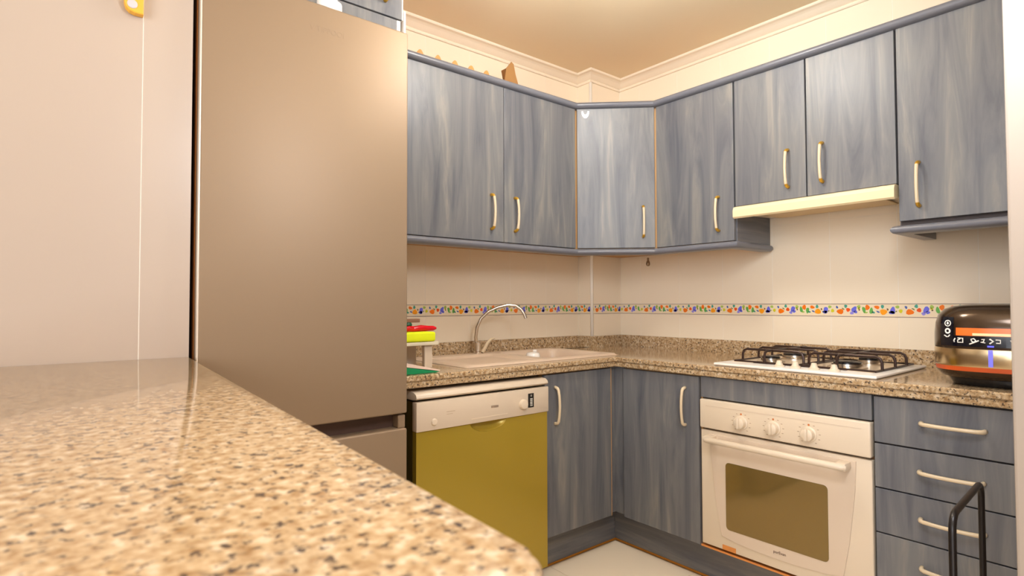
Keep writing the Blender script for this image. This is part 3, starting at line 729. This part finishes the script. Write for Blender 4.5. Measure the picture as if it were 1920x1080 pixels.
icon_stroke([(-.052, .131), (-.046, .129), (-.043, .134), (-.047, .139), (-.053, .137), (-.052, .131)]); icon_stroke([(-.057, .123), (-.045, .129), (-.036, .134)], .002)
icon_stroke([(-.030, .137), (-.024, .138), (-.026, .131), (-.032, .130), (-.022, .128)]); icon_stroke([(-.013, .139), (-.005, .133), (-.013, .126)], .0022)
icon_stroke([(0, .137), (.010, .137), (.010, .128), (.001, .128)]); icon_stroke([(.038, .127), (.042, .133), (.037, .138), (.031, .136), (.033, .132), (.041, .133)]); icon_stroke([(.062, .137), (.070, .131), (.062, .126)])
M_BLUEL = mat('blue_light', (60, 60, 230), .3, emit=(.12, .12, 1), es=1.2)
make('indicator_light', curved(G(), -.018, -.004, .1165, .1205, .0022), M_BLUEL, ck)
make('indicator_reflection', curved(G(), -.0165, -.0065, .062, .1085, .0018, th=.0006), mat('blue_reflection_strip', (120, 116, 240), .25, emit=(.2, .2, 1), es=.35), ck)  # indicator's reflection in the steel band, made as a glowing strip

# ------------------------------------------------------------------ black tube stand
st = thing('tube_stand', 'black metal tube stand in front of the drawers', 'stand', (-1.145, -1.84, 0))
zt = .700; r_ = .03
A, B = Vector((-1.290, -1.8455, 0)), Vector((-1.004, -1.830, 0)); dv = (B-A).normalized()
pts = [tuple(A+Vector((0, 0, .012))), tuple(A+Vector((0, 0, zt-r_)))]
for k_ in range(1, 5):
    a = R(22.5*k_); q = A+dv*(r_*(1-math.cos(a)))+Vector((0, 0, zt-r_+r_*math.sin(a))); pts.append(tuple(q))
for k_ in range(0, 5):
    a = R(90-22.5*k_); q = B-dv*(r_*(1-math.cos(a)))+Vector((0, 0, zt-r_+r_*math.sin(a))); pts.append(tuple(q))
pts.append(tuple(B+Vector((0, 0, .012))))
make('hoop', G().tube(pts, .0062, 12), M_BLACK, st, True)
for q in (A, B): make('foot_bar', G().tube([(q.x, q.y-.085, .0075), (q.x, q.y+.11, .0075)], .007, 10), M_BLACK, st, True)
make('cross_bar', G().tube([(A.x, A.y, .10), (B.x, B.y, .10)], .005, 10), M_BLACK, st, True)

# ------------------------------------------------------------------ breakfast bar
bar = thing('breakfast_bar', 'polished speckled granite breakfast bar in the foreground', 'bar', (-2.65, -1.2, 0))
e0, e1 = (-2.2935, -.5385), (-2.3715, -1.93)
dvx = (e1[0]-e0[0])/(e1[1]-e0[1])
rc_ = .030; yE = -1.948
def xe(y): return e0[0]+(y-e0[1])*dvx
pl = [e0, (xe(yE+rc_), yE+rc_)]
cx_, cy_ = xe(yE+rc_)-rc_, yE+rc_
for k_ in range(1, 9): a = R(-11.25*k_); pl.append((cx_+rc_*math.cos(a), cy_+rc_*math.sin(a)))
pl += [(-2.98, yE), (-2.98, -.5385)]
make('granite_top', G().prism(pl, .917, .957, bev=.004, axis='z', seg=3), M_GRAN, bar, True)
make('support_wall', G().box(-2.86, -2.47, -1.86, -.54, 0, .917), M_PLAST, bar)

# ------------------------------------------------------------------ yellow wall box
t = thing('wall_box', 'small yellow box with round white dial on the left wall', 'thermostat', (-2.423, -.555, 1.80))
rc = [(-2.402, 1.778), (-2.402, 1.90), (-2.440, 1.90), (-2.4405, 1.80), (-2.437, 1.788), (-2.430, 1.781), (-2.420, 1.778)]
make('case', G(F1).prism(rc, .5372, .558, bev=.003), mat('yellow_plastic', (240, 180, 60), .4), t)
make('dial', G(F1).lathe([(.0105, 0), (.0105, .0015), (.009, .0025), (.001, .0028)], (-2.425, .558, 1.797), axis='o', n=20), mat('dial_grey', (206, 200, 202), .4), t, True)
